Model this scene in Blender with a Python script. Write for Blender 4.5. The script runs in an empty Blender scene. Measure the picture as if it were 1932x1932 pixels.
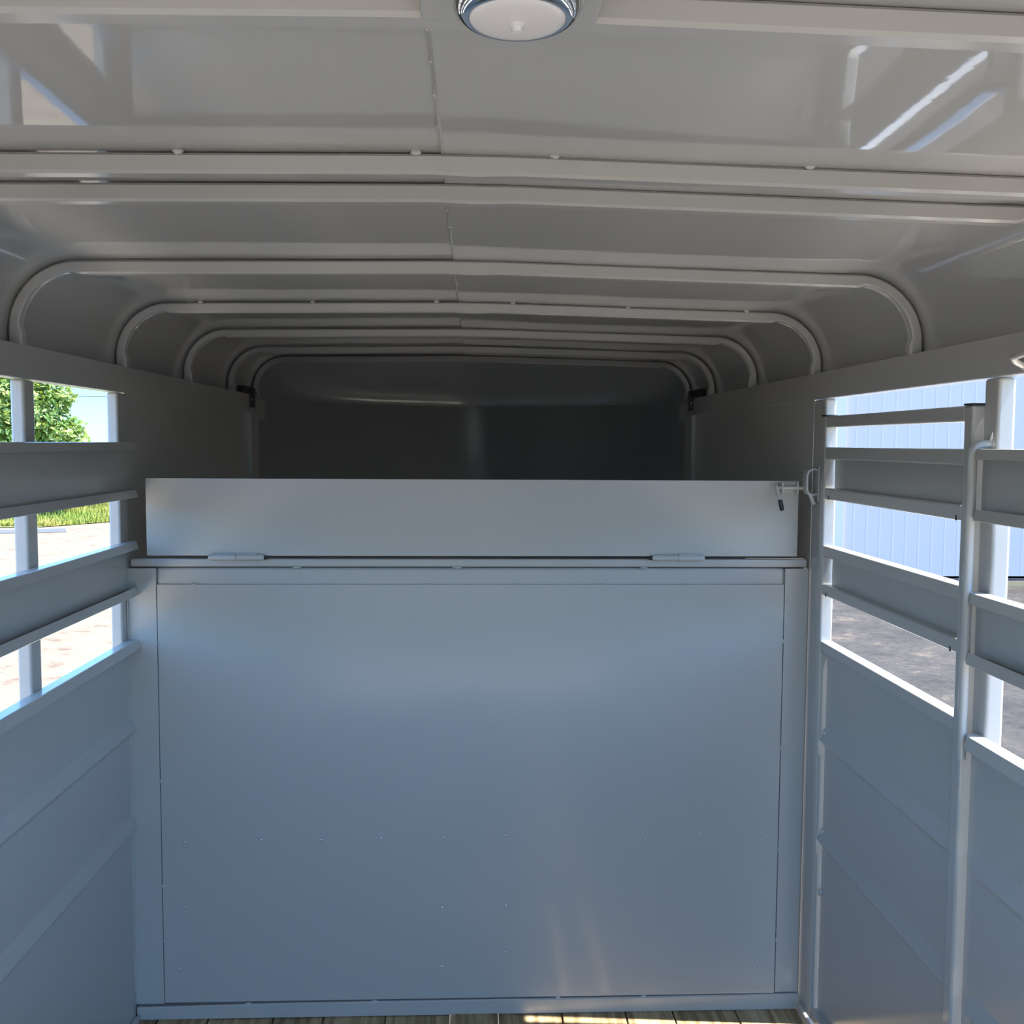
import bpy, bmesh, math, random
from mathutils import Vector, Matrix, noise

# ------------------------------------------------------------------ camera, light, exposure
sc = bpy.context.scene
COL = sc.collection
CZ = 1.665                       # eye height above the trailer floor
F_PX, YAW, PITCH, ROLL = 1860.0, 0.03937658, -0.0699418, 0.0058005
cam_data = bpy.data.cameras.new('camera')
cam_data.sensor_width = 36.0
cam_data.lens = F_PX / 1932.0 * 36.0
cam_data.clip_end = 500
cam = bpy.data.objects.new('camera', cam_data)
COL.objects.link(cam)
cy, sy, cp, sp = math.cos(YAW), math.sin(YAW), math.cos(PITCH), math.sin(PITCH)
fwd = Vector((sy * cp, cy * cp, sp)); rt = Vector((cy, -sy, 0)); up = rt.cross(fwd)
c_, s_ = math.cos(ROLL), math.sin(ROLL)
r2 = c_ * rt + s_ * up; u2 = -s_ * rt + c_ * up
m = Matrix((r2, u2, -fwd)).transposed().to_4x4()
m.translation = Vector((0, 0, CZ))
cam.matrix_world = m
sc.camera = cam

SUN = Vector((-1.0, 0.08, -2.12)).normalized()
world = bpy.data.worlds.new('sky_world'); sc.world = world
world.use_nodes = True
wn = world.node_tree.nodes; wl = world.node_tree.links
sky = wn.new('ShaderNodeTexSky')
sky.sky_type = 'NISHITA'; sky.sun_disc = False
sky.sun_elevation = math.asin(-SUN.z)
sky.sun_rotation = math.atan2(-SUN.x, -SUN.y)
sky.air_density = 0.8; sky.dust_density = 0.15; sky.ozone_density = 1.5
tint = wn.new('ShaderNodeMix'); tint.data_type = 'RGBA'; tint.blend_type = 'MULTIPLY'; tint.inputs[0].default_value = 1.0
tint.inputs[7].default_value = (0.70, 0.98, 1.14, 1)
wl.new(sky.outputs[0], tint.inputs[6])
wtc = wn.new('ShaderNodeTexCoord'); wsep = wn.new('ShaderNodeSeparateXYZ'); wl.new(wtc.outputs['Generated'], wsep.inputs[0])
elev = wn.new('ShaderNodeMapRange'); elev.inputs[1].default_value = 0.055; elev.inputs[2].default_value = 0.15
elev.inputs[3].default_value = 0.23; elev.inputs[4].default_value = 1.0; wl.new(wsep.outputs[2], elev.inputs[0])
hz = wn.new('ShaderNodeVectorMath'); hz.operation = 'SCALE'
wl.new(tint.outputs[2], hz.inputs[0]); wl.new(elev.outputs[0], hz.inputs['Scale'])
wl.new(hz.outputs[0], wn['Background'].inputs[0])
wn['Background'].inputs[1].default_value = 0.62
sun_d = bpy.data.lights.new('sun', 'SUN'); sun_d.energy = 13.5; sun_d.angle = math.radians(0.53)
sun_d.color = (1.0, 0.95, 0.87)
sun = bpy.data.objects.new('sun', sun_d); COL.objects.link(sun)
sun.rotation_euler = SUN.to_track_quat('-Z', 'Y').to_euler(); sun.location = (20, 0, 40)

sc.view_settings.view_transform = 'Standard'
sc.view_settings.look = 'None'
sc.view_settings.gamma = 1.0
sc.view_settings.exposure = 0.47
sc.view_settings.use_curve_mapping = False
sc.cycles.max_bounces = 12
sc.cycles.diffuse_bounces = 8
sc.cycles.glossy_bounces = 6
sc.cycles.use_denoising = True
sc.cycles.sample_clamp_indirect = 6.0

rnd = random.Random(7)

# ------------------------------------------------------------------ materials
def mat(name, col, rough=0.4, metal=0.0, coat=0.0, coat_rough=0.05, spec=0.5):
    mt = bpy.data.materials.new(name); mt.use_nodes = True
    b = mt.node_tree.nodes['Principled BSDF']
    b.inputs['Base Color'].default_value = (*col, 1)
    b.inputs['Roughness'].default_value = rough
    b.inputs['Metallic'].default_value = metal
    b.inputs['Coat Weight'].default_value = coat
    b.inputs['Coat Roughness'].default_value = coat_rough
    b.inputs['Specular IOR Level'].default_value = spec
    return mt

def bump_noise(mt, layers, coat_too=True):
    """layers: (scale, strength, distance)"""
    nt = mt.node_tree; b = nt.nodes['Principled BSDF']
    tc = nt.nodes.new('ShaderNodeTexCoord'); prev = None
    for sc_, st, di in layers:
        n = nt.nodes.new('ShaderNodeTexNoise'); n.inputs['Scale'].default_value = sc_
        n.inputs['Detail'].default_value = 1.5
        nt.links.new(tc.outputs['Object'], n.inputs['Vector'])
        bp = nt.nodes.new('ShaderNodeBump'); bp.inputs['Strength'].default_value = st
        bp.inputs['Distance'].default_value = di
        nt.links.new(n.outputs['Fac'], bp.inputs['Height'])
        if prev: nt.links.new(prev.outputs['Normal'], bp.inputs['Normal'])
        prev = bp
    nt.links.new(prev.outputs['Normal'], b.inputs['Normal'])
    if coat_too: nt.links.new(prev.outputs['Normal'], b.inputs['Coat Normal'])

def speckle(mt, c1, c2, scale, lo=0.4, hi=0.6, detail=4):
    nt = mt.node_tree; b = nt.nodes['Principled BSDF']
    tc = nt.nodes.new('ShaderNodeTexCoord')
    n = nt.nodes.new('ShaderNodeTexNoise'); n.inputs['Scale'].default_value = scale
    n.inputs['Detail'].default_value = detail
    r = nt.nodes.new('ShaderNodeValToRGB')
    r.color_ramp.elements[0].position = lo; r.color_ramp.elements[0].color = (*c1, 1)
    r.color_ramp.elements[1].position = hi; r.color_ramp.elements[1].color = (*c2, 1)
    nt.links.new(tc.outputs['Object'], n.inputs['Vector'])
    nt.links.new(n.outputs['Fac'], r.inputs['Fac'])
    nt.links.new(r.outputs['Color'], b.inputs['Base Color'])
    return r

PAINT = (0.43, 0.42, 0.40)
M_roof = mat('roof_paint', PAINT, 0.55, coat=0.9, coat_rough=0.03)
bump_noise(M_roof, [(1.6, 0.25, 0.012), (60, 0.03, 0.001)])
M_paint = mat('frame_paint', PAINT, 0.45, coat=0.8, coat_rough=0.12)
bump_noise(M_paint, [(9, 0.15, 0.002), (90, 0.03, 0.001)])
M_wall = mat('wall_paint', PAINT, 0.5, coat=0.7, coat_rough=0.16)
bump_noise(M_wall, [(2.5, 0.4, 0.008), (80, 0.04, 0.001)])
M_gate = mat('gate_paint', PAINT, 0.55, coat=0.55, coat_rough=0.15)
M_nose = mat('nose_grey', (0.24, 0.245, 0.25), 0.5, coat=0.5, coat_rough=0.16)  # nose set to a darker grey than the rest of the interior
bump_noise(M_gate, [(1.8, 0.5, 0.012), (110, 0.05, 0.001)])
M_bead = mat('weld_bead_paint', (0.45, 0.44, 0.42), 0.45, coat=0.5, coat_rough=0.2)
M_black = mat('black_rubber', (0.012, 0.012, 0.013), 0.4)
M_chrome = mat('chrome', (0.75, 0.76, 0.78), 0.06, metal=1.0)
M_lens = mat('frosted_lens', (0.72, 0.68, 0.68), 0.35)
M_lens.node_tree.nodes['Principled BSDF'].inputs['Subsurface Weight'].default_value = 0.15
M_screw = mat('screw_steel', (0.7, 0.7, 0.7), 0.25, metal=0.8)

M_wood = mat('floor_wood', (0.3, 0.2, 0.1), 0.75)
nt = M_wood.node_tree; b = nt.nodes['Principled BSDF']
tc = nt.nodes.new('ShaderNodeTexCoord'); mp = nt.nodes.new('ShaderNodeMapping')
mp.inputs['Scale'].default_value = (9, 0.7, 9)
wv = nt.nodes.new('ShaderNodeTexNoise'); wv.inputs['Scale'].default_value = 6; wv.inputs['Detail'].default_value = 6
rp = nt.nodes.new('ShaderNodeValToRGB')
rp.color_ramp.elements[0].position = 0.35; rp.color_ramp.elements[0].color = (0.20, 0.13, 0.06, 1)
rp.color_ramp.elements[1].position = 0.65; rp.color_ramp.elements[1].color = (0.46, 0.35, 0.19, 1)
nt.links.new(tc.outputs['Object'], mp.inputs[0]); nt.links.new(mp.outputs[0], wv.inputs['Vector'])
nt.links.new(wv.outputs['Fac'], rp.inputs[0]); nt.links.new(rp.outputs[0], b.inputs['Base Color'])

# ground: pale sandy lot on the left, dark asphalt with gravel on the right
M_ground = mat('lot_ground', (0.5, 0.42, 0.33), 0.95, spec=0.2)
nt = M_ground.node_tree; b = nt.nodes['Principled BSDF']
tc = nt.nodes.new('ShaderNodeTexCoord')
sep = nt.nodes.new('ShaderNodeSeparateXYZ'); nt.links.new(tc.outputs['Object'], sep.inputs[0])
def noise_ramp(scale, e, detail=6, rough=0.6):
    n = nt.nodes.new('ShaderNodeTexNoise'); n.inputs['Scale'].default_value = scale
    n.inputs['Detail'].default_value = detail; n.inputs['Roughness'].default_value = rough
    nt.links.new(tc.outputs['Object'], n.inputs['Vector'])
    r = nt.nodes.new('ShaderNodeValToRGB')
    r.color_ramp.elements[0].position = e[0][0]; r.color_ramp.elements[0].color = (*e[0][1], 1)
    r.color_ramp.elements[1].position = e[-1][0]; r.color_ramp.elements[1].color = (*e[-1][1], 1)
    for p, c in e[1:-1]:
        el = r.color_ramp.elements.new(p); el.color = (*c, 1)
    nt.links.new(n.outputs['Fac'], r.inputs[0]); return r
def mixc(fac, a, c, mode='MIX'):
    mx = nt.nodes.new('ShaderNodeMix'); mx.data_type = 'RGBA'; mx.blend_type = mode
    if isinstance(fac, float): mx.inputs[0].default_value = fac
    else: nt.links.new(fac, mx.inputs[0])
    nt.links.new(a, mx.inputs[6]); nt.links.new(c, mx.inputs[7]); return mx.outputs[2]
sand = noise_ramp(3.2, [(0.36, (0.125, 0.088, 0.062)), (0.44, (0.18, 0.142, 0.102)), (0.7, (0.20, 0.165, 0.122))], 8, 0.75)
asph = noise_ramp(1.3, [(0.36, (0.03, 0.028, 0.028)), (0.45, (0.045, 0.041, 0.037)), (0.56, (0.062, 0.055, 0.048)), (0.66, (0.14, 0.11, 0.08))], 9, 0.75)
peb = noise_ramp(14, [(0.36, (0.35, 0.35, 0.35)), (0.5, (1, 1, 1))], 6, 0.8)
asph2 = mixc(0.6, asph.outputs[0], peb.outputs[0], 'MULTIPLY')
mr = nt.nodes.new('ShaderNodeMapRange'); mr.inputs[1].default_value = 1.0; mr.inputs[2].default_value = 1.6
nt.links.new(sep.outputs[0], mr.inputs[0])
bounce_pad = noise_ramp(5, [(0.35, (0.66, 0.56, 0.43)), (0.6, (0.80, 0.69, 0.54))], 6, 0.7)  # bright patch added on unseen ground to bounce light onto the ceiling
ab = nt.nodes.new('ShaderNodeMath'); ab.operation = 'ABSOLUTE'; nt.links.new(sep.outputs[0], ab.inputs[0])
inx = nt.nodes.new('ShaderNodeMath'); inx.operation = 'LESS_THAN'; inx.inputs[1].default_value = 3.3; nt.links.new(ab.outputs[0], inx.inputs[0])
iny = nt.nodes.new('ShaderNodeMath'); iny.operation = 'LESS_THAN'; iny.inputs[1].default_value = 5.0; shf = nt.nodes.new('ShaderNodeMath'); shf.operation = 'SUBTRACT'; shf.inputs[1].default_value = 1.5; nt.links.new(sep.outputs[1], shf.inputs[0])
abs_y = nt.nodes.new('ShaderNodeMath'); abs_y.operation = 'ABSOLUTE'; nt.links.new(shf.outputs[0], abs_y.inputs[0]); nt.links.new(abs_y.outputs[0], iny.inputs[0])
inp = nt.nodes.new('ShaderNodeMath'); inp.operation = 'MULTIPLY'; nt.links.new(inx.outputs[0], inp.inputs[0]); nt.links.new(iny.outputs[0], inp.inputs[1])
nt.links.new(mixc(inp.outputs[0], mixc(mr.outputs[0], sand.outputs[0], asph2), bounce_pad.outputs[0]), b.inputs['Base Color'])

M_turf = mat('turf_soil', (0.3, 0.34, 0.1), 0.95); speckle(M_turf, (0.22, 0.22, 0.07), (0.13, 0.17, 0.04), 1.5)
M_grass = mat('grass_blades', (0.30, 0.42, 0.08), 0.7); speckle(M_grass, (0.20, 0.26, 0.03), (0.36, 0.33, 0.07), 0.9)
def leafmat(name, c1, c2):
    mt = mat(name, c1, 0.5); speckle(mt, c1, c2, 1.6)
    nt = mt.node_tree; b = nt.nodes['Principled BSDF']
    tr = nt.nodes.new('ShaderNodeBsdfTranslucent'); tr.inputs[0].default_value = (c2[0], c2[1], c2[2] * 0.5, 1)
    ms = nt.nodes.new('ShaderNodeMixShader'); ms.inputs[0].default_value = 0.35
    nt.links.new(b.outputs[0], ms.inputs[1]); nt.links.new(tr.outputs[0], ms.inputs[2])
    nt.links.new(ms.outputs[0], nt.nodes['Material Output'].inputs[0]); return mt
M_leaf = leafmat('tree_leaves', (0.08, 0.17, 0.03), (0.28, 0.38, 0.11))
M_leaf2 = leafmat('shrub_leaves', (0.10, 0.20, 0.035), (0.34, 0.42, 0.12))
M_bark = mat('bark', (0.12, 0.09, 0.06), 0.9)
M_curb = mat('concrete_curb', (0.32, 0.31, 0.30), 0.8)
M_cream = mat('cream_footing', (0.50, 0.34, 0.16), 0.8)
M_siding = mat('white_siding', (0.60, 0.50, 0.46), 0.55)
M_beige = mat('beige_siding', (0.66, 0.58, 0.54), 0.6)
M_dark = mat('dark_flashing', (0.06, 0.06, 0.07), 0.6)
M_wire = mat('wire', (0.03, 0.03, 0.03), 0.6)

# ------------------------------------------------------------------ helpers
def obj(name, bm, mt, parent=None, smooth=None, bevel=0.0, solid=0.0):
    me = bpy.data.meshes.new(name)
    bmesh.ops.recalc_face_normals(bm, faces=bm.faces) if solid == 0 else None
    bm.to_mesh(me); bm.free()
    me.materials.append(mt)
    o = bpy.data.objects.new(name, me); COL.objects.link(o)
    if parent: o.parent = parent
    if solid:
        s = o.modifiers.new('s', 'SOLIDIFY'); s.thickness = solid; s.offset = -1
        es = o.modifiers.new('e', 'EDGE_SPLIT'); es.split_angle = math.radians(45)
    if bevel:
        bv = o.modifiers.new('b', 'BEVEL'); bv.width = bevel; bv.segments = 3
        bv.limit_method = 'ANGLE'; bv.angle_limit = math.radians(40)
    if smooth is not None:
        for p in me.polygons: p.use_smooth = True
        me.set_sharp_from_angle(angle=math.radians(smooth))
    return o

def tag(o, label, cat, group=None, kind=None):
    o['label'] = label; o['category'] = cat
    if group: o['group'] = group
    if kind: o['kind'] = kind
    return o

def thing(name, loc, label, cat, group=None):
    o = bpy.data.objects.new(name, None); COL.objects.link(o)
    o.location = loc; o.empty_display_size = 0.05
    bpy.context.view_layer.update()
    return tag(o, label, cat, group)

def child(name, bm, mt, root, **k):
    """geometry is given in world space; root has only a location"""
    if root.type == 'EMPTY' and root.parent is None:
        off = Vector(root.location)
    else:
        off = Vector(root.get('_off', (0, 0, 0)))
    for v in bm.verts: v.co -= off
    o = obj(name, bm, mt, root, **k)
    OFF[o.name] = off
    return o
OFF = {}
def subchild(name, bm, mt, part, **k):
    off = OFF[part.name]
    for v in bm.verts: v.co -= off
    o = obj(name, bm, mt, part, **k); OFF[o.name] = off
    return o

def struct(name, bm, mt, **k):
    o = obj(name, bm, mt, **k); o['kind'] = 'structure'; return o

def box(bm, x0, x1, y0, y1, z0, z1):
    vs = [bm.verts.new((x, y, z)) for x in (x0, x1) for y in (y0, y1) for z in (z0, z1)]
    for f in ((0, 1, 3, 2), (4, 6, 7, 5), (0, 4, 5, 1), (2, 3, 7, 6), (0, 2, 6, 4), (1, 5, 7, 3)):
        bm.faces.new([vs[i] for i in f])
def zbox(bm, x0, x1, y0, y1, z0, z1):          # heights relative to the eye
    box(bm, x0, x1, y0, y1, z0 + CZ, z1 + CZ)
def nb(): return bmesh.new()
def bx(*a):
    bm = nb(); zbox(bm, *a); return bm

def tube(bm, pts, r, n=12, caps=True):
    pts = [Vector(p) for p in pts]; rings = []
    t0 = (pts[1] - pts[0]).normalized()
    ref = Vector((0, 0, 1)) if abs(t0.z) < 0.9 else Vector((1, 0, 0))
    a = t0.cross(ref).normalized()
    for i, p in enumerate(pts):
        t = (pts[min(i + 1, len(pts) - 1)] - pts[max(i - 1, 0)]).normalized()
        a = (a - t * a.dot(t)).normalized(); bb = t.cross(a)
        rr = r[i] if isinstance(r, (list, tuple)) else r
        rings.append([bm.verts.new(p + rr * (math.cos(2 * math.pi * k / n) * a + math.sin(2 * math.pi * k / n) * bb)) for k in range(n)])
    for r0, r1 in zip(rings, rings[1:]):
        for k in range(n): bm.faces.new((r0[k], r0[(k + 1) % n], r1[(k + 1) % n], r1[k]))
    if caps:
        bm.faces.new(rings[0]); bm.faces.new(list(reversed(rings[-1])))
def lathe(bm, cx, cy_, prof, n=48):            # prof: (r, z)
    rings = []
    for r, z in prof:
        if r < 1e-6: rings.append([bm.verts.new((cx, cy_, z))])
        else: rings.append([bm.verts.new((cx + r * math.cos(2 * math.pi * k / n), cy_ + r * math.sin(2 * math.pi * k / n), z)) for k in range(n)])
    for a, c in zip(rings, rings[1:]):
        for k in range(n):
            k2 = (k + 1) % n
            if len(a) == 1: bm.faces.new((a[0], c[k], c[k2]))
            elif len(c) == 1: bm.faces.new((a[k], c[0], a[k2]))
            else: bm.faces.new((a[k], c[k], c[k2], a[k2]))
def blob(bm, c, rx, ry, rz, seed=0):
    mtx = Matrix.Translation(c) @ Matrix.Diagonal((rx, ry, rz, 1))
    res = bmesh.ops.create_icosphere(bm, subdivisions=2, radius=1.0, matrix=mtx)
    for v in res['verts']:
        d = v.co - Vector(c)
        v.co = Vector(c) + d * (1 + 0.25 * noise.noise(d * 300 + Vector((seed, 0, 0))))

def extr(bm, prof, y0, y1, ends=None):
    """closed (x,z-rel) outline swept along Y; ends(x) gives a per-x trim of the far end"""
    A = [bm.verts.new((x, y0, z + CZ)) for x, z in prof]
    B = [bm.verts.new((x, y1 + (ends(x) if ends else 0), z + CZ)) for x, z in prof]
    n = len(prof)
    for k in range(n): bm.faces.new((A[k], A[(k + 1) % n], B[(k + 1) % n], B[k]))
    bm.faces.new(A); bm.faces.new(list(reversed(B)))

# roof cross-section: list of (x, z-rel, nx, nz) with the inward normal
ZR, SL, SR, XR, RAD, XE = 0.3985, 0.0125, 0.0235, 0.0, 0.155, 1.0
def roof_profile(off=0.0, zb=0.2, flat_n=14, arc_n=14, inner=None):
    pts = []
    zl = ZR - SL * (XE - RAD); zr = ZR - SR * (XE - RAD)
    raw = [(-XE, zb, 1, 0, 'leg'), (-XE, zl - RAD - 0.012, 1, 0, 'leg'), (-XE, zl - RAD, 1, 0, 'k')]
    for i in range(1, arc_n + 1):
        a = math.pi - i * (math.pi / 2 - SL) / arc_n
        raw.append((-XE + RAD + RAD * math.cos(a), zl - RAD + RAD * math.sin(a), -math.cos(a), -math.sin(a), 'arc' if i < arc_n else 'k'))
    for i in range(1, flat_n):
        x = -(XE - RAD) * (1 - i / flat_n) if i < flat_n else 0
        raw.append((x, ZR + SL * x, 0, -1, 'flat'))
    raw.append((0, ZR - 0.001, 0, -1, 'ridge'))
    for i in range(1, flat_n):
        x = (XE - RAD) * i / flat_n
        raw.append((x, ZR - SR * x, 0, -1, 'flat'))
    for i in range(0, arc_n + 1):
        a = math.pi / 2 - SR - i * (math.pi / 2 - SR) / arc_n
        raw.append((XE - RAD + RAD * math.cos(a), zr - RAD + RAD * math.sin(a), -math.cos(a), -math.sin(a), 'arc' if 0 < i < arc_n else 'k'))
    raw.append((XE, zr - RAD - 0.012, -1, 0, 'leg')); raw.append((XE, zb, -1, 0, 'leg'))
    return raw

# ------------------------------------------------------------------ setting: shell
Y_REAR, Y_NOSE = -0.9, 4.62
def roof_sheet():
    bm = nb()
    prof = roof_profile()
    ys = [Y_REAR + (Y_NOSE - Y_REAR) * i / 60 for i in range(61)]
    # left sheet stops at the seam, right sheet laps 3 mm under it
    seam = -0.044
    for side in (-1, 1):
        if side < 0:
            P = [(p[0], p[1]) for p in prof if p[0] < seam - 0.002] + [(seam + 0.004, ZR + SL * seam)]
        else:
            P = [(seam, ZR + SL * seam - 0.0045), (seam + 0.002, ZR + SL * seam - 0.003)] + [(p[0], p[1] - 0.003 * (p[0] < 0.83)) for p in prof if p[0] > seam + 0.002]
        grid = []
        for y in ys:
            row = []
            for x, z in P:
                w = 0.0012 * noise.noise(Vector((x * 2.2, y * 2.6, 3.1))) * (1 if abs(x) < 0.8 else 0.2)
                row.append(bm.verts.new((x, y, z + CZ + w)))
            grid.append(row)
        for a, c in zip(grid, grid[1:]):
            for k in range(len(a) - 1): bm.faces.new((a[k], a[k + 1], c[k + 1], c[k]))
    bmesh.ops.recalc_face_normals(bm, faces=bm.faces)
    # make the normals point inward (down)
    f = min(bm.faces, key=lambda f: abs(f.calc_center_median().x - 0.3))
    if f.normal.z > 0: bmesh.ops.reverse_faces(bm, faces=bm.faces)
    for f in bm.faces:
        cpt = f.calc_center_median()
        if f.normal.dot(Vector((0, 2, CZ - 0.3)) - cpt) < 0 and f.normal.z > 0: f.normal_flip()
    return bm
ceil = struct('ceiling', roof_sheet(), M_roof, smooth=35, solid=0.003)

# nose: walls from the corner posts round to the front, with the rolled cap above the seam
plan = []
ctrl = [(-0.972, 4.44), (-0.972, 4.72), (-0.93, 5.03), (-0.80, 5.27), (-0.60, 5.44), (-0.33, 5.58), (-0.12, 5.675), (0.0, 5.70),
        (0.12, 5.675), (0.33, 5.58), (0.60, 5.47), (0.80, 5.33), (0.93, 5.10), (0.972, 4.78), (0.972, 4.44)]
def catmull(P, n):
    out = []
    for i in range(len(P) - 1):
        p0 = Vector(P[max(i - 1, 0)]); p1 = Vector(P[i]); p2 = Vector(P[i + 1]); p3 = Vector(P[min(i + 2, len(P) - 1)])
        for k in range(n):
            t = k / n
            out.append(0.5 * ((2 * p1) + (p2 - p0) * t + (2 * p0 - 5 * p1 + 4 * p2 - p3) * t * t + (3 * p1 - p0 - 3 * p2 + p3) * t ** 3))
    out.append(Vector(P[-1])); return out
def resample(P, n):
    L = [0]
    for a, c in zip(P, P[1:]): L.append(L[-1] + (c - a).length)
    out = []; j = 0
    for i in range(n):
        s = L[-1] * i / (n - 1)
        while j < len(L) - 2 and L[j + 1] < s: j += 1
        t = (s - L[j]) / max(1e-9, L[j + 1] - L[j]); out.append(P[j].lerp(P[j + 1], min(max(t, 0), 1)))
    return out
plan = resample(catmull(ctrl, 8), 81)
zs = 0.2
bm = nb()
lo = [bm.verts.new((p.x, p.y, 0)) for p in plan]
hi = [bm.verts.new((p.x, p.y, zs + CZ - 0.012)) for p in plan]
for k in range(80): bm.faces.new((lo[k], lo[k + 1], hi[k + 1], hi[k]))
# lap strip at the seam
s0 = [bm.verts.new((p.x * 0.997, p.y - 0.004, zs + CZ - 0.014)) for p in plan]
s1 = [bm.verts.new((p.x * 0.997, p.y - 0.004, zs + CZ + 0.014)) for p in plan]
for k in range(80): bm.faces.new((s0[k], s0[k + 1], s1[k + 1], s1[k])); bm.faces.new((hi[k], hi[k + 1], s0[k + 1], s0[k]))
prof_r = resample([Vector((p[0], p[1])) for p in roof_profile()], 81)
rows = [[bm.verts.new((prof_r[k].x, 4.548, prof_r[k].y + CZ + 0.006)) for k in range(81)]]
NT = 12
for j in range(NT + 1):
    t = j / NT * math.pi / 2
    row = []
    for k in range(81):
        T = prof_r[k]; S = plan[k]
        row.append(bm.verts.new((S.x + (T.x - S.x) * (1 - math.sin(t)), S.y + (4.548 - S.y) * (1 - math.sin(t)), zs + (T.y - 0.0045 - zs) * math.cos(t) + CZ)))
    rows.append(row)
for a, c in zip(rows, rows[1:]):
    for k in range(80): bm.faces.new((a[k], a[k + 1], c[k + 1], c[k]))
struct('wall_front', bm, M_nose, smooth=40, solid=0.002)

# side sheets
RIBS = (-0.782, -1.062)
def rib_profile(X, s, ztop, zbot):
    """open outline of a ribbed sheet, inner side; s=+1 for the right wall"""
    P = [(X, ztop)]
    for z in RIBS:
        P += [(X, z + 0.006), (X - s * 0.015, z - 0.028), (X - s * 0.0155, z - 0.031), (X, z - 0.052)]
    P.append((X, zbot)); return P
def ribbed_sheet(bm, X, s, y0, y1, ztop, zbot, th=0.002):
    P = rib_profile(X, s, ztop, zbot)
    Q = [(x + s * th, z) for x, z in reversed(P)]
    extr(bm, P + Q, y0, y1)
def channel_profile(s, z1, z0, lip=0.02, Xi=0.93, Xo=0.966, th=0.0025):
    """C-channel open to the inside with return lips (a closed outline)"""
    P = [(Xo, z1), (Xi + 0.011, z1), (Xi + 0.009, z1 - 0.001), (Xi, z1 - lip), (Xi + 0.004, z1 - lip - 0.001), (Xi + 0.013, z1 - 0.004), (Xo - th, z1 - 0.004),
         (Xo - th, z0 + th), (Xi + 0.006, z0 + th), (Xi + 0.011, z0 + lip), (Xi + 0.008, z0 + lip + 0.001), (Xi, z0 + 0.001), (Xi + 0.001, z0), (Xo, z0)]
    return [(s * x, z) for x, z in P]
def lip_profile(s, z1, zb, lip=0.024, Xi=0.93, Xo=0.9675, th=0.0025):
    P = [(Xo, z1), (Xi + 0.011, z1), (Xi + 0.009, z1 - 0.001), (Xi, z1 - lip), (Xi + 0.004, z1 - lip - 0.001), (Xi + 0.013, z1 - 0.004), (Xo - th, z1 - 0.004), (Xo - th, zb), (Xo, zb)]
    return [(s * x, z) for x, z in P]

FL = -CZ
bm = nb()
ribbed_sheet(bm, -0.966, -1, Y_REAR, 2.80, -0.566, FL)
extr(bm, lip_profile(-1, -0.556, -0.60), Y_REAR, 2.80, ends=lambda x: (abs(x) - 0.966) * 0.9 if abs(x) < 0.966 else 0)
zbox(bm, -0.9725, -0.9705, 2.80, 4.51, FL, 0.135); zbox(bm, -1.004, -0.974, 4.3, 4.66, 0.10, 0.215); zbox(bm, -0.976, -0.9725, 4.3, 4.66, 0.1, 0.2)        # full sheet ahead of the gate
struct('wall_left', bm, M_wall, smooth=9)
bm = nb()
ribbed_sheet(bm, 0.966, 1, Y_REAR, 1.80, -0.566, FL)
extr(bm, [(x, z) for x, z in lip_profile(1, -0.550, -0.60)], Y_REAR, 1.835, ends=lambda x: (abs(x) - 0.9675) * 1.0)
zbox(bm, 0.9705, 0.9725, 2.79, 4.51, FL, 0.130); zbox(bm, 0.974, 1.004, 4.3, 4.66, 0.10, 0.215); zbox(bm, 0.9725, 0.976, 4.3, 4.66, 0.1, 0.2)
struct('wall_right', bm, M_wall, smooth=9)

# the long side rails
bm = bx(-1.004, -0.968, Y_REAR, 4.33, 0.132, 0.206)
r1 = struct('trim_1', bm, M_paint, bevel=0.003)
bm = bx(0.968, 1.004, Y_REAR, 4.33, 0.127, 0.202)
r2_ = struct('trim_2', bm, M_paint, bevel=0.003)
# front corner posts under the rail ends
bm = bx(-1.0, -0.953, 4.29, 4.33, FL, 0.130); struct('trim_3', bm, M_paint, bevel=0.003)
bm = bx(0.953, 1.0, 4.29, 4.33, FL, 0.126); struct('trim_4', bm, M_paint, bevel=0.003)
# floor side angles
bm = nb(); box(bm, 0.952, 0.985, Y_REAR, 2.74, 0.0, 0.035); struct('baseboard_right', bm, M_paint, bevel=0.004)
bm = nb(); box(bm, -0.966, -0.951, Y_REAR, 2.76, 0.0, 0.02); struct('baseboard_left', bm, M_paint, bevel=0.004)
# wall posts nearer than the picture's edge
for i, (s, y0) in enumerate([(-1, 1.60), (-1, 1.03), (-1, 0.46), (-1, -0.11), (-1, -0.89), (1, 1.22), (1, 0.65), (1, 0.08), (1, -0.89)]):
    a, b_ = sorted((s * 0.9685, s * 1.0))
    struct('trim_%d' % (5 + i), bx(a, b_, y0, y0 + 0.05, FL, 0.127), M_paint, bevel=0.004)

# floor boards running lengthwise
bm = nb()
edges = [-1.0, -0.905, -0.761, -0.574, -0.43, -0.25, -0.064, 0.078, 0.263, 0.45, 0.59, 0.775, 0.96, 1.0]
tops = [0, .001, -.001, -.002, 0, -.001, .004, 0, .001, 0.001, 0.0, .001, -.006, 0]
for k in range(len(edges) - 1):
    box(bm, edges[k] + 0.0025, edges[k + 1] - 0.0025, Y_REAR, 5.75 if abs(edges[k]) < 0.3 else 4.9, -0.038, tops[k] - 0.001)
struct('floor', bm, M_wood, bevel=0.002)

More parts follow.
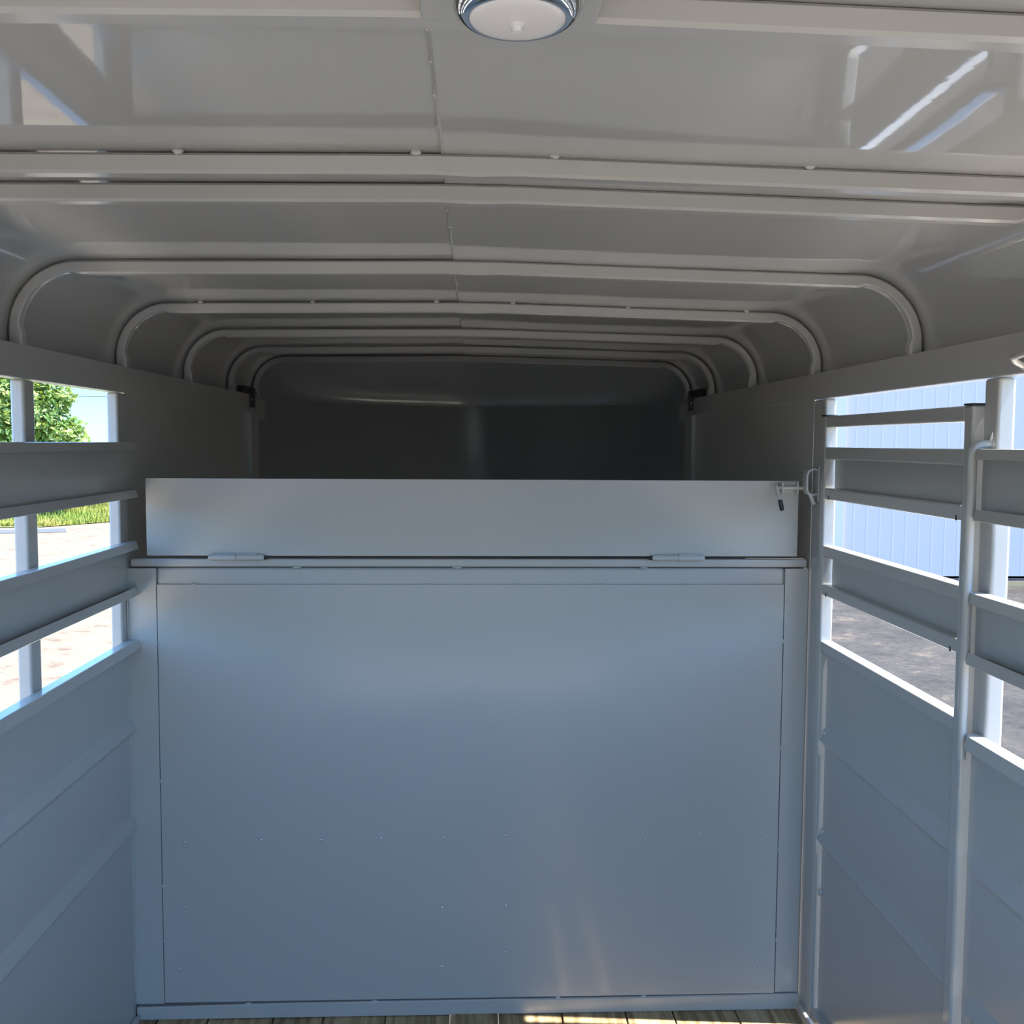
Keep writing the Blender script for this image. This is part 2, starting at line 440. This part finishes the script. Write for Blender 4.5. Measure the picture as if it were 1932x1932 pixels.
# ------------------------------------------------------------------ roof bows
def bow_mesh(y0, w=0.028, h=0.0285, gap=0.004, crush=0.006):
    bm = nb(); prof = roof_profile(zb=0.1995)
    # subdivide the flat stretches is not needed: they are straight
    sec = []
    hs = []
    for p in prof:
        hh = h
        if p[4] == 'arc': hh = h - crush
        if p[4] == 'ridge': hh = h + 0.002
        hs.append(hh)
    rings = []
    for p, hh in zip(prof, hs):
        x, z, nx, nz = p[:4]
        cc = 0.004
        arc = p[4] == 'arc'
        pts = [(gap, cc), (gap, w - cc), (gap + cc, w), (gap + hh - cc, w), (gap + hh, w - cc), (gap + hh + (0.0 if not arc else -0.003), w / 2), (gap + hh, cc), (gap + hh - cc, 0), (gap + cc, 0)]
        rings.append([bm.verts.new((x + nx * d, y0 + yy, z + nz * d + CZ)) for d, yy in pts])
    n = len(rings[0])
    for a, c in zip(rings, rings[1:]):
        for k in range(n): bm.faces.new((a[k], a[(k + 1) % n], c[(k + 1) % n], c[k]))
    bm.faces.new(rings[0]); bm.faces.new(list(reversed(rings[-1])))
    return bm
def roof_z(x): return ZR + (SL * x if x < 0 else -SR * x)
bows = [
    (0.882, 'nearest grey roof bow, crossing above the chrome dome light', 0.026, []),
    (1.379, 'grey roof bow that is the nearer of the close pair under the ceiling', 0.0275, [(390, -0.40), (775, -0.08), (1022, 0.11), (1497, 0.465), (1925, 0.79)]),
    (1.535, 'grey roof bow that is the farther of the close pair under the ceiling', 0.0275, []),
    (2.17, 'grey roof bow with the widest rounded corners fully in view, third band down the ceiling', 0.0285, []),
    (2.807, 'pale roof bow directly above the divider gate with six small weld tacks', 0.0285, [(366, -0.76), (568, -0.45), (800, -0.105), (940, 0.11), (1158, 0.435), (1383, 0.775)]),
    (3.45, 'shaded roof bow, first one beyond the divider gate', 0.0285, []),
    (4.06, 'shaded roof bow, second one beyond the divider gate', 0.0285, []),
    (4.51, 'darkest and smallest roof bow, at the start of the rounded nose', 0.0285, []),
]
for y, lab, h, tacks in bows:
    root = thing('roof_bow', (0, y, CZ + 0.38), lab, 'roof bow', 'roof bows')
    child('bow_tube', bow_mesh(y, h=h), M_paint, root, smooth=40)
    for px, X in tacks:
        bm = nb(); blob(bm, (X, y + 0.0, roof_z(X) + CZ - 0.003), 0.008, 0.004, 0.0045, px)
        child('weld_tack', bm, M_bead, root, smooth=60)
    if h == 0.0285 and y < 3:
        pass
# bows behind the viewpoint
for y in (0.265, -0.35, -0.87):
    o = struct('trim_%d' % (50 + int((y + 3) * 10)), bow_mesh(y), M_paint, smooth=40)

# seam welds of the ceiling sheet
bm = nb()
for y in (0.98, 1.06, 1.16, 1.27, 1.72, 1.85, 2.02, 2.32, 2.5, 2.68, 3.0, 3.2, 3.35):
    blob(bm, (-0.044, y, roof_z(-0.044) + CZ - 0.002), 0.005, 0.004, 0.0022, y)
for (x, y) in ((0.085, 1.02), (0.07, 1.10), (0.08, 1.19), (0.078, 1.22), (0.078, 1.7), (0.08, 1.78), (0.09, 2.35)):
    blob(bm, (x, y, roof_z(x) + CZ - 0.0008), 0.002, 0.003, 0.001, x)
o = obj('weld_bead', bm, M_roof, ceil, smooth=60)

# ------------------------------------------------------------------ dome light on its plate
LX, LY = 0.033, 0.788
root = thing('dome_light', (LX, LY, CZ + 0.368), 'round chrome dome light with a frosted lens under the ceiling', 'ceiling light')
bm = bx(-0.046, 0.106, 0.66, 0.884, 0.364, 0.396)
child('mounting_plate', bm, M_roof, root, bevel=0.002)['label'] = 'grey painted mounting plate'
bm = nb()
ZB = CZ + 0.3635
prof = []
for i in range(13):
    a = i / 12 * math.pi / 2
    prof.append((0.039 + 0.0165 * math.cos(a), ZB - 0.037 * math.sin(a)))
prof.append((0.0378, ZB - 0.0365)); prof.append((0.0374, ZB - 0.034)); prof.append((0.0, ZB - 0.033))
lathe(bm, LX, LY, prof, 64)
child('housing', bm, M_chrome, root, smooth=40)['label'] = 'polished chrome housing'
bm = nb()
prof = [(0.0374, ZB - 0.033), (0.0374, ZB - 0.0365)] + [(0.0368 * math.cos(a), ZB - 0.037 - 0.004 * math.sin(a)) for a in [i / 8 * math.pi / 2 for i in range(8)]] + [(0, ZB - 0.041)]
lathe(bm, LX, LY, prof, 64)
child('lens', bm, M_lens, root, smooth=50)['label'] = 'frosted translucent lens'
bm = nb()
lathe(bm, LX, LY - 0.002, [(0, ZB - 0.039), (0.0062, ZB - 0.039), (0.0055, ZB - 0.0425), (0.0042, ZB - 0.043), (0.0038, ZB - 0.0465), (0.0, ZB - 0.0472)], 24)
for v in bm.verts: v.co.y += 0.0
child('switch', bm, M_lens, root, smooth=40)

# ------------------------------------------------------------------ side posts
def post(s, Y0, Y1, z1, lab, Xi=0.968, Xo=0.998, group='wall posts'):
    a, b_ = sorted((s * Xi, s * Xo))
    o = obj('wall_post', bx(a, b_, Y0, Y1, FL, z1), M_paint, bevel=0.006, smooth=40)
    return tag(o, lab, 'post', group)
post(-1, 2.735, 2.806, 0.131, 'grey left wall post beside the end of the divider gate')
post(-1, 2.175, 2.228, 0.131, 'grey left wall post between the two openings onto the sandy lot')
post(1, 2.692, 2.785, 0.126, 'grey right wall post beside the gate latch, wide and full height', Xo=1.0)
post(1, 1.793, 1.845, 0.126, 'grey right wall post behind the bent rod, at the near edge of the side door', Xo=1.002)

# ------------------------------------------------------------------ side slats
def slat(s, z1, z0, y1, trim, lab, grp):
    bm = nb(); extr(bm, channel_profile(s, z1, z0), Y_REAR, y1, ends=lambda x: (abs(x) - 0.966) * trim)
    o = obj('side_slat', bm, M_wall); return tag(o, lab, 'slat', grp)
slat(-1, -0.004, -0.157, 2.803, 0.85, 'upper grey horizontal slat with return lips on the left side', 'left side slats')
slat(-1, -0.280, -0.428, 2.800, 0.85, 'lower grey horizontal slat with return lips on the left side', 'left side slats')
slat(1, -0.006, -0.140, 1.832, 1.0, 'upper near slat on the right side, beside the bent rod', 'near right side slats')
slat(1, -0.277, -0.412, 1.838, 1.0, 'lower near slat on the right side, beside the rod shaft', 'near right side slats')

# ------------------------------------------------------------------ side door (escape door) on the right
root = thing('side_door', (0.965, 2.24, 0.04), 'grey slatted side door in the right wall between two posts', 'door')
DY0, DY1, DX0, DX1 = 1.850, 2.668, 0.950, 0.984
for (a, b_, lb) in ((DY0, DY0 + 0.034, 'near'), (DY1 - 0.032, DY1, 'far')):
    st = child('stile', bx(DX0, DX1, a, b_, FL + 0.05, 0.077), M_paint, root, bevel=0.005, smooth=40)
    subchild('end_cap', bx(DX0 - 0.001, DX1 + 0.001, a - 0.001, b_ + 0.001, 0.077, 0.081), M_black, st, bevel=0.001)['label'] = 'black plastic end cap'
YA, YB = DY0 + 0.034, DY1 - 0.032
for z1, z0 in ((0.077, 0.046), (-0.006, -0.039), (-0.116, -0.147), (-0.273, -0.304), (-0.379, -0.408), (-0.535, -0.566), (-1.58, -1.61)):
    child('rail', bx(DX0 + 0.001, DX1, YA - 0.001, YB + 0.001, z0, z1), M_paint, root, bevel=0.004, smooth=40)
for z1, z0 in ((-0.039, -0.116), (-0.304, -0.379)):
    child('slat_panel', bx(DX1 - 0.008, DX1 - 0.006, YA + 0.004, YB - 0.008, z0, z1), M_wall, root)
bm = nb(); ribbed_sheet(bm, DX1 - 0.012, 1, YA, YB - 0.001, -0.566, -1.58)
child('lower_panel', bm, M_wall, root, smooth=9)
for yy, zz in ((2.60, -0.140), (1.90, -0.140), (2.60, -0.402), (1.905, -0.402)):
    child('drain_notch', bx(DX0 - 0.0005, DX0 + 0.002, yy, yy + 0.003, zz - 0.007, zz + 0.003), M_black, root)

for yy, zz in ((2.622, -0.790), (2.622, -1.068), (2.622, -1.24)):
    bm = nb(); blob(bm, (0.968, yy, zz + CZ), 0.009, 0.007, 0.010, zz); child('weld_tack', bm, M_bead, root, smooth=60)

# bent hold-back rod in front of the near stile
root = thing('hinge_rod', (0.937, 1.82, CZ - 0.57), 'round grey rod bent into the near post of the side door', 'rod')
bm = nb()
pts = [(0.938, 1.822, CZ - 0.60), (0.938, 1.822, CZ - 0.02)]
for i in range(1, 7):
    a = i / 6 * math.pi / 2
    pts.append((0.938 + 0.018 * (1 - math.cos(a)), 1.822 - 0.006 * (1 - math.cos(a)), CZ - 0.02 + 0.022 * math.sin(a)))
pts.append((0.969, 1.812, CZ + 0.003))
tube(bm, pts, 0.0088, 16)
rod = child('rod', bm, M_paint, root, smooth=50)
bm = nb(); blob(bm, (0.968, 1.811, CZ + 0.003), 0.004, 0.013, 0.013, 5)
tube(bm, [(0.967, 1.811, CZ + 0.008), (0.965, 1.803, CZ + 0.026)], [0.005, 0.001], 8)
child('weld_tack', bm, M_bead, root, smooth=50)

# grab handle on the right rail
root = thing('grab_handle', (0.966, 1.70, CZ + 0.15), 'painted bar grab handle on the right side rail', 'handle')
bm = nb()
tube(bm, [(0.968, 1.712, CZ + 0.141), (0.950, 1.708, CZ + 0.148), (0.938, 1.695, CZ + 0.154), (0.936, 1.66, CZ + 0.157), (0.935, 1.60, CZ + 0.157), (0.936, 1.50, CZ + 0.157), (0.950, 1.485, CZ + 0.150), (0.969, 1.48, CZ + 0.143)], 0.0062, 10)
child('bar', bm, M_bead, root, smooth=50)
bm = nb(); blob(bm, (0.967, 1.711, CZ + 0.141), 0.003, 0.010, 0.008, 2); child('weld_tack', bm, M_bead, root, smooth=50)

# black brackets at the front ends of the rails
for s, lab in ((-1, 'black bracket on the left rail end by the dark nose'), (1, 'black bracket on the right rail end by the dark nose')):
    root = thing('rail_bracket', (s * 0.97, 4.33, CZ + 0.15), lab, 'bracket', 'rail end brackets')
    a, b_ = sorted((s * 0.946, s * 0.988)); child('plate', bx(a, b_, 4.332, 4.345, 0.148, 0.232), M_black, root, bevel=0.002)
    a, b_ = sorted((s * 0.955, s * 0.985)); child('arm', bx(a, b_, 4.18, 4.332, 0.2065, 0.234), M_black, root, bevel=0.002)
    bm = nb()
    for dx in (0.012, 0.028): blob(bm, (s * (0.946 + dx), 4.331, CZ + 0.18), 0.004, 0.003, 0.004, 1)
    child('screw', bm, M_screw, root, smooth=60)

# ------------------------------------------------------------------ divider gate
G = 2.775; K = G / 2.75
def g(v): return v * K
root = thing('divider_gate', (0, G + 0.02, 0.0), 'large grey metal divider gate standing across the trailer', 'gate')
fr = nb()
zbox(fr, -0.9658, g(-0.8782), G - 0.001, G + 0.034, g(-1.605), g(-0.352))
left_stile = child('stile', fr, M_gate, root, bevel=0.0012, smooth=40)
child('stile', bx(g(0.8864), g(0.9535), G - 0.001, G + 0.034, g(-1.600), g(-0.352)), M_gate, root, bevel=0.0012, smooth=40)
child('back_plate', bx(g(-0.9), g(0.9), G + 0.012, G + 0.016, g(-1.600), g(-0.36)), M_gate, root)
child('top_rail', bx(g(-0.8777), g(0.8858), G + 0.0045, G + 0.034, g(-0.404), g(-0.3505)), M_gate, root, bevel=0.008, smooth=40)
cap = child('cap_rail', bx(g(-0.946), g(0.947), G - 0.004, G + 0.034, g(-0.3475), g(-0.325)), M_gate, root, bevel=0.004, smooth=40)
# bottom channel (slightly higher on the right)
bm = nb()
xs = [g(-0.953), g(-0.5), 0.0, g(0.5), g(0.956)]
za = [-1.613, -1.607, -1.6065, -1.6055, -1.603]
for k in range(4):
    pass
prof_pts = []
A = []
for x, z in zip(xs, za):
    zz = g(z) + CZ
    A.append([bm.verts.new(p) for p in ((x, G - 0.006, 0.0015), (x, G - 0.006, zz - 0.003), (x, G - 0.003, zz), (x, G + 0.036, zz), (x, G + 0.036, 0.0015))])
for a, c in zip(A, A[1:]):
    for k in range(5): bm.faces.new((a[k], a[(k + 1) % 5], c[(k + 1) % 5], c[k]))
bm.faces.new(A[0]); bm.faces.new(list(reversed(A[-1])))
child('bottom_rail', bm, M_gate, root, smooth=40)
# big sheet, proud of the frame by its thickness, a little wavy
bm = nb()
NX, NZ = 48, 34
rows = []
for j in range(NZ + 1):
    z = g(-1.602) + (g(-0.3975) - g(-1.602)) * j / NZ + CZ
    row = []
    for i in range(NX + 1):
        x = g(-0.876) + (g(0.884) - g(-0.876)) * i / NX
        e = min(i, NX - i, j, NZ - j) / 5.0
        w = 0.002 * min(1, e) * noise.noise(Vector((x * 1.7, 1.0, z * 1.5)))
        row.append(bm.verts.new((x, G - 0.001 - abs(w) * 0.5, z)))
    rows.append(row)
for a, c in zip(rows, rows[1:]):
    for k in range(NX): bm.faces.new((a[k], a[k + 1], c[k + 1], c[k]))
panel = child('panel', bm, M_gate, root, smooth=60, solid=0.002)
def P3(x, z, y=None): return (g(x), (G if y is None else y), g(z) + CZ)
for x, z in ((-.812, -1.130), (.094, -1.119), (.836, -1.117), (-.814, -1.319), (.835, -1.328), (-.829, -1.503), (-.086, -1.505), (.097, -1.465), (.833, -1.5),
             (-.086, -1.33), (.097, -1.326), (-.598, -1.126), (-.429, -1.127), (-.26, -1.125), (-.082, -1.124), (.319, -1.12), (.489, -1.12), (.656, -1.12)):
    bm = nb(); c3 = P3(x, z, G - 0.003); blob(bm, c3, 0.004, 0.0035, 0.004, x)
    subchild('screw', bm, M_screw, panel, smooth=60)
# tack welds round the sheet and on the cap rail
for x, z, rx, rz in ((-.775, -.396, .007, .003), (-.42, -.396, .006, .003), (-.127, -.397, .007, .0025), (.12, -.397, .006, .0025), (.36, -.397, .006, .0025), (.6, -.398, .007, .003), (.80, -.398, .004, .002),
                 (-.490, -.3495, .014, .003), (-.045, -.3495, .015, .003), (.482, -.3495, .012, .003),
                 (-.875, -.562, .002, .008), (-.875, -.955, .003, .009), (-.876, -1.26, .004, .006), (-.876, -1.42, .003, .005), (.884, -.56, .003, .007), (.885, -.87, .003, .008), (.885, -1.17, .003, .008), (.886, -1.44, .003, .007),
                 (-.64, -1.607, .009, .003), (-.28, -1.606, .009, .003), (.25, -1.604, .008, .003), (.5, -1.604, .008, .003)):
    bm = nb(); blob(bm, P3(x, z, G - 0.001), rx, 0.003, rz, x * 9)
    subchild('weld_tack', bm, M_bead, panel, smooth=60)
# folding flap on two hinges
FY = G - 0.002
bm = nb()
rows = []
for j in range(9):
    row = []
    for i in range(25):
        x = g(-0.901) + (g(0.918) - g(-0.901)) * i / 24; z = g(-0.3165) + (g(-0.1025) - g(-0.3165)) * j / 8
        w = 0.002 * noise.noise(Vector((x * 2, 7, z * 3)))
        row.append(bm.verts.new((x, FY + w, z + CZ)))
    rows.append(row)
for a, c in zip(rows, rows[1:]):
    for k in range(24): bm.faces.new((a[k], a[k + 1], c[k + 1], c[k]))
flap = child('flap', bm, M_gate, root, smooth=60, solid=0.004)
flap['label'] = 'hinged upper flap of smooth grey sheet'
for x0, x1, side in ((-0.731, -0.578, 1), (0.501, 0.651, -1)):
    bm = nb(); xm = g((x0 + x1) / 2); z = g(-0.3205) + CZ; y = FY - 0.009
    tube(bm, [(g(x0), y, z), (g(x0) + 0.012, y, z), (xm - 0.001, y, z), (xm, y, z)], [0.006, 0.0095, 0.0095, 0.008], 18)
    tube(bm, [(xm, y, z), (xm + 0.001, y, z), (g(x1) - 0.006, y, z), (g(x1), y, z)], [0.008, 0.0095, 0.0095, 0.007], 18)
    box(bm, g(x0) + 0.02, xm - 0.006, y, FY + 0.003, z - 0.0115, z - 0.004)
    box(bm, xm + 0.004, g(x1) - 0.02, y, FY + 0.002, z + 0.004, z + 0.0115)
    hg = subchild('hinge', bm, M_bead, flap, smooth=40)
    bm = nb(); xe = g(x1) if side > 0 else g(x0)
    tube(bm, [(xe - side * 0.002, y, z), (xe + side * 0.009, y, z)], [0.0072, 0.004], 12)
    subchild('hinge_grease', bm, M_black, flap, smooth=40)
bm = nb(); blob(bm, P3(-.868, -.193, FY - 0.0015), 0.002, 0.0012, 0.002); subchild('screw', bm, M_screw, flap, smooth=60)
# latch: bracket with two ears, bolt, lever with rubber grip
bm = nb()
zbox(bm, g(0.862), g(0.910), FY - 0.0045, FY - 0.0015, g(-0.137), g(-0.106))
for x in (0.862, 0.905):
    zbox(bm, g(x), g(x) + 0.004, FY - 0.028, FY - 0.002, g(-0.138), g(-0.106))
lt = subchild('latch_bracket', bm, M_bead, flap, bevel=0.001)
bm = nb(); tube(bm, [(g(0.850), FY - 0.018, g(-0.121) + CZ), (0.9445, FY - 0.018, g(-0.121) + CZ)], 0.0055, 16)
subchild('latch_bolt', bm, M_bead, flap, smooth=40)
bm = nb()
tube(bm, [(g(0.850), FY - 0.018, g(-0.121) + CZ), (g(0.846), FY - 0.022, g(-0.113) + CZ), (g(0.846), FY - 0.028, g(-0.118) + CZ), (g(0.851), FY - 0.034, g(-0.140) + CZ), (g(0.856), FY - 0.038, g(-0.162) + CZ)], 0.0045, 12)
subchild('latch_lever', bm, M_paint, flap, smooth=40)
bm = nb(); a0 = Vector((g(0.854), FY - 0.037, g(-0.155) + CZ)); a1 = Vector((g(0.860), FY - 0.041, g(-0.184) + CZ)); d = a1 - a0
tube(bm, [a0 - d * 0.05, a0, a1 - d * 0.1, a1], [0.004, 0.0062, 0.0062, 0.004], 16)
subchild('lever_grip', bm, M_black, flap, smooth=40)['label'] = 'black rubber grip'

# keeper on the right post
root = thing('latch_keeper', (0.955, 2.75, CZ - 0.1), 'rounded grey latch keeper welded on the right post beside the flap', 'latch keeper')
bm = nb(); kp = []
for i in range(17):
    a = -math.pi / 2 + math.pi * i / 16
    kp.append((0.958 - 0.0, 2.733, CZ - 0.075 + 0.0))
loop = [(0.966, 2.733, -0.068), (0.950, 2.733, -0.066), (0.936, 2.733, -0.072), (0.931, 2.733, -0.085), (0.931, 2.733, -0.125), (0.936, 2.733, -0.138), (0.948, 2.733, -0.143), (0.966, 2.733, -0.14)]
zl = [(x - 0.0, y, z + CZ) for x, y, z in loop]
n0 = []
for (x, y, z) in zl: n0.append((bm.verts.new((x, 2.722, z)), bm.verts.new((x, 2.752, z))))
for a, c in zip(n0, n0[1:]): bm.faces.new((a[0], a[1], c[1], c[0]))
child('loop', bm, M_bead, root, smooth=60, solid=0.005)
bm = nb(); tube(bm, [(0.944, 2.728, CZ - 0.138), (0.953, 2.728, CZ - 0.160), (0.957, 2.728, CZ - 0.166)], 0.006, 12)
child('stop_tab', bm, M_bead, root, smooth=40)
child('backing_plate', bx(0.9625, 0.968, 2.715, 2.757, -0.16, -0.06), M_bead, root, bevel=0.002)

# caulk beads where the walls meet the gate side
bm = nb()
for z in [-0.36 - 0.012 * i for i in range(102)]:
    blob(bm, (-0.9655, 2.771, z + CZ), 0.0026, 0.0025, 0.008, z)
wb = obj('weld_bead', bm, M_wall, bpy.data.objects['wall_left'], smooth=60)

# ------------------------------------------------------------------ outside
GZ = -0.485
bm = nb()
vs = [bm.verts.new(p) for p in ((-120, -80, GZ), (120, -80, GZ), (120, 200, GZ), (-120, 200, GZ))]
bm.faces.new(vs); struct('ground', bm, M_ground)
bm = nb()
vs = [bm.verts.new(p) for p in ((-60, 22.0, GZ + 0.02), (-10.7, 24.6, GZ + 0.02), (-9.4, 26.6, GZ + 0.02), (-4, 33, GZ + 0.02), (-4, 80, GZ + 0.02), (-60, 80, GZ + 0.02))]
bm.faces.new(vs); tf = struct('ground_turf', bm, M_turf)

bm = nb(); r_ = random.Random(3)
for i in range(15000):
    y = 24.8 + 14 * r_.random() ** 1.6
    x = -y * (0.34 + 0.16 * r_.random())
    if y < 24.6 + (x + 10.7) * 1.5: continue
    h = 0.10 + 0.20 * r_.random() * min(1, (y - 24.4) / 3); a = r_.random() * 6.28; w = 0.02
    lx, ly = r_.uniform(-.1, .1), r_.uniform(-.1, .1)
    p = [bm.verts.new((x - w * math.cos(a), y - w * math.sin(a), GZ + 0.02)), bm.verts.new((x + w * math.cos(a), y + w * math.sin(a), GZ + 0.02)), bm.verts.new((x + lx, y + ly, GZ + 0.02 + h))]
    bm.faces.new(p)
tag(obj('tall_grass', bm, M_grass), 'bright green tall grass growing at the edge of the sandy lot', 'grass', kind='stuff')

def leaf_crown(clusters, n, size, seed):
    bm = nb(); r_ = random.Random(seed)
    tot = sum(c[3] ** 2 for c in clusters)
    for (cx_, cy2, cz_, rad) in clusters:
        for i in range(int(n * rad * rad / tot)):
            d = Vector((r_.gauss(0, 1), r_.gauss(0, 1), r_.gauss(0, 1))).normalized()
            rr = rad * (0.55 + 0.5 * r_.random() ** 0.6) * (1 + 0.28 * noise.noise(d * 2.3 + Vector((seed, cx_, 0))))
            p = Vector((cx_, cy2, cz_)) + d * rr
            nrm = (d + Vector((r_.gauss(0, .5), r_.gauss(0, .5), r_.gauss(0, .5) + 0.5))).normalized()
            a = nrm.cross(Vector((r_.gauss(0, 1), r_.gauss(0, 1), r_.gauss(0, 1)))).normalized(); b_ = nrm.cross(a)
            s = size * r_.uniform(0.6, 1.25)
            v = [bm.verts.new(p - a * s), bm.verts.new(p + b_ * s * 0.5 + nrm * s * .12), bm.verts.new(p + a * s), bm.verts.new(p - b_ * s * 0.5 + nrm * s * .12)]
            bm.faces.new(v)
    return bm
def tree(name, x, y, clusters, n, size, mt, label, cat, seed, trunk_h):
    root = thing(name, (x, y, GZ), label, cat, None)
    bm = nb(); r_ = random.Random(seed)
    tube(bm, [(x, y, GZ - 0.1), (x + 0.05, y, GZ + trunk_h * 0.5), (x, y + 0.05, GZ + trunk_h)], [0.13, 0.1, 0.07], 10)
    for c in clusters:
        tube(bm, [(x, y, GZ + trunk_h * 0.6), ((x + c[0]) / 2, (y + c[1]) / 2, GZ + trunk_h * 0.6 + (c[2] - GZ - trunk_h * .6) * .6), (c[0], c[1], c[2])], [0.06, 0.04, 0.015], 6)
    child('trunk', bm, M_bark, root, smooth=60)
    child('crown', leaf_crown(clusters, n, size, seed), mt, root)
def W(px_slope, y): return px_slope * y
Y = 30.0
tree('leafy_tree', -19.0, 35.5, [(-19.0, 35.5, 4.6, 2.4), (-17.4, 35, 3.4, 2.0), (-20.7, 35.5, 3.6, 2.2), (-17.8, 35.2, 1.6, 1.6), (-19.5, 35, 1.4, 1.8)], 9000, 0.15, M_leaf,
     'tall green leafy tree at the left edge beyond the sandy lot', 'tree', 11, 3.0)
tree('leafy_tree', -13.9, 30.0, [(-13.9, 30, 3.4, 1.2), (-13.1, 29.7, 2.5, 1.0), (-14.0, 29.6, 1.6, 1.3), (-12.4, 30.1, 1.75, 0.8), (-12.2, 29.9, 2.95, 0.36), (-13.2, 29.9, 0.7, 1.0), (-12.8, 29.9, 3.6, 0.5)], 9000, 0.115, M_leaf2,
     'bright green leafy tree between the two left wall posts, sloping down against the sky', 'tree', 23, 1.8)
tree('leafy_shrub', -12.2, 30.4, [(-12.3, 30.4, 1.0, 0.75), (-11.75, 30.6, 0.75, 0.62), (-12.6, 30.2, 0.4, 0.8), (-11.3, 30.8, 0.6, 0.45)], 4200, 0.10, M_leaf2,
     'low green shrub at the right foot of the bright green tree', 'shrub', 31, 0.7)
tree('leafy_shrub', -11.6, 27.4, [(-11.4, 27.4, 0.42, 0.62), (-12.1, 27.5, 0.32, 0.68), (-13.0, 27.5, 0.25, 0.7)], 5200, 0.09, M_leaf,
     'dark green shrub in the grass seen below the upper left slat', 'shrub', 37, 0.35)

bm = nb()
for k, (a, b_) in enumerate([((-13.2, 22.4), (-9.55, 23.5))]):
    A_, B_ = Vector((*a, 0)), Vector((*b_, 0)); d = (B_ - A_).normalized(); nrm = Vector((-d.y, d.x, 0)) * 0.09
    for (p, q, z) in ((A_, B_, 0),):
        v = [bm.verts.new(t + Vector((0, 0, zz))) for t in (A_ - nrm, B_ - nrm, B_ + nrm, A_ + nrm) for zz in (GZ, GZ + 0.11)]
        for f in ((0, 2, 3, 1), (2, 4, 5, 3), (4, 6, 7, 5), (6, 0, 1, 7), (1, 3, 5, 7), (0, 6, 4, 2)): bm.faces.new([v[i] for i in f])
tag(obj('concrete_curb', bm, M_curb, bevel=0.015), 'long pale concrete curb lying between sand and grass', 'curb')

# overhead wire with its two poles
root = thing('overhead_wire', (-40, 62, GZ), 'thin dark overhead wire crossing the blue sky on the left', 'wire')
bm = nb(); tube(bm, [(-40 + 6 * i, 62, GZ + 5.15 - 0.35 * math.sin(math.pi * i / 8)) for i in range(9)], 0.018, 6); child('cable', bm, M_wire, root)
bm = nb(); tube(bm, [(-40, 62, GZ - 0.2), (-40, 62, GZ + 5.3)], [0.14, 0.11], 10); child('pole', bm, M_bark, root, smooth=60)
bm = nb(); tube(bm, [(8, 62, GZ - 0.2), (8, 62, GZ + 5.3)], [0.14, 0.11], 10); child('pole', bm, M_bark, root, smooth=60)

# white metal building on the right
A_ = Vector((5.6, 14.75, 0)); B_ = Vector((20.0, 14.75, 0)); d = (B_ - A_).normalized(); L = (B_ - A_).length; nrm = Vector((-d.y, d.x, 0))
nrm = Vector((0, -1, 0))                                  # towards the trailer
root = thing('metal_building', (12.8, 19, GZ), 'large white metal-sided building standing beside the asphalt lot', 'building')
bm = nb(); n = int(L / 0.2); pr = []
for i in range(n):
    s0 = i * L / n; st = L / n
    for f_, dd in ((0, 0), (0.80, 0), (0.90, 0.0010), (0.92, 0.0010)): pr.append(A_ + d * (s0 + f_ * st) + nrm * dd)
pr.append(B_)
back = [B_ - nrm * 9, A_ - nrm * 9]
ring = pr + back
lo = [bm.verts.new((p.x, p.y, GZ + 0.15)) for p in ring]; hi = [bm.verts.new((p.x, p.y, GZ + 5.2)) for p in ring]
for k in range(len(ring)): bm.faces.new((lo[k], lo[(k + 1) % len(ring)], hi[(k + 1) % len(ring)], hi[k]))
bm.faces.new(hi); child('siding', bm, M_siding, root)
def slab(bm, off0, off1, z0, z1):
    q = [A_ + nrm * off1 - d * 0.04, B_ + nrm * off1, B_ + nrm * off0, A_ + nrm * off0 - d * 0.04]
    v = [bm.verts.new((p.x, p.y, z)) for p in q for z in (z0, z1)]
    for f in ((0, 2, 3, 1), (2, 4, 5, 3), (4, 6, 7, 5), (6, 0, 1, 7), (1, 3, 5, 7), (0, 6, 4, 2)): bm.faces.new([v[i] for i in f])
bm = nb(); slab(bm, -0.3, 0.03, GZ, GZ + 0.075); child('footing', bm, M_cream, root)['label'] = 'cream concrete footing'
bm = nb(); slab(bm, -0.02, 0.02, GZ + 0.075, GZ + 0.115); child('flashing', bm, M_dark, root)['label'] = 'dark base flashing'
bm = nb(); box(bm, A_.x - 0.5, A_.x + 0.02, A_.y - 0.03, A_.y + 9, GZ, GZ + 5.2); child('corner_trim', bm, M_beige, root)['label'] = 'beige corner trim'
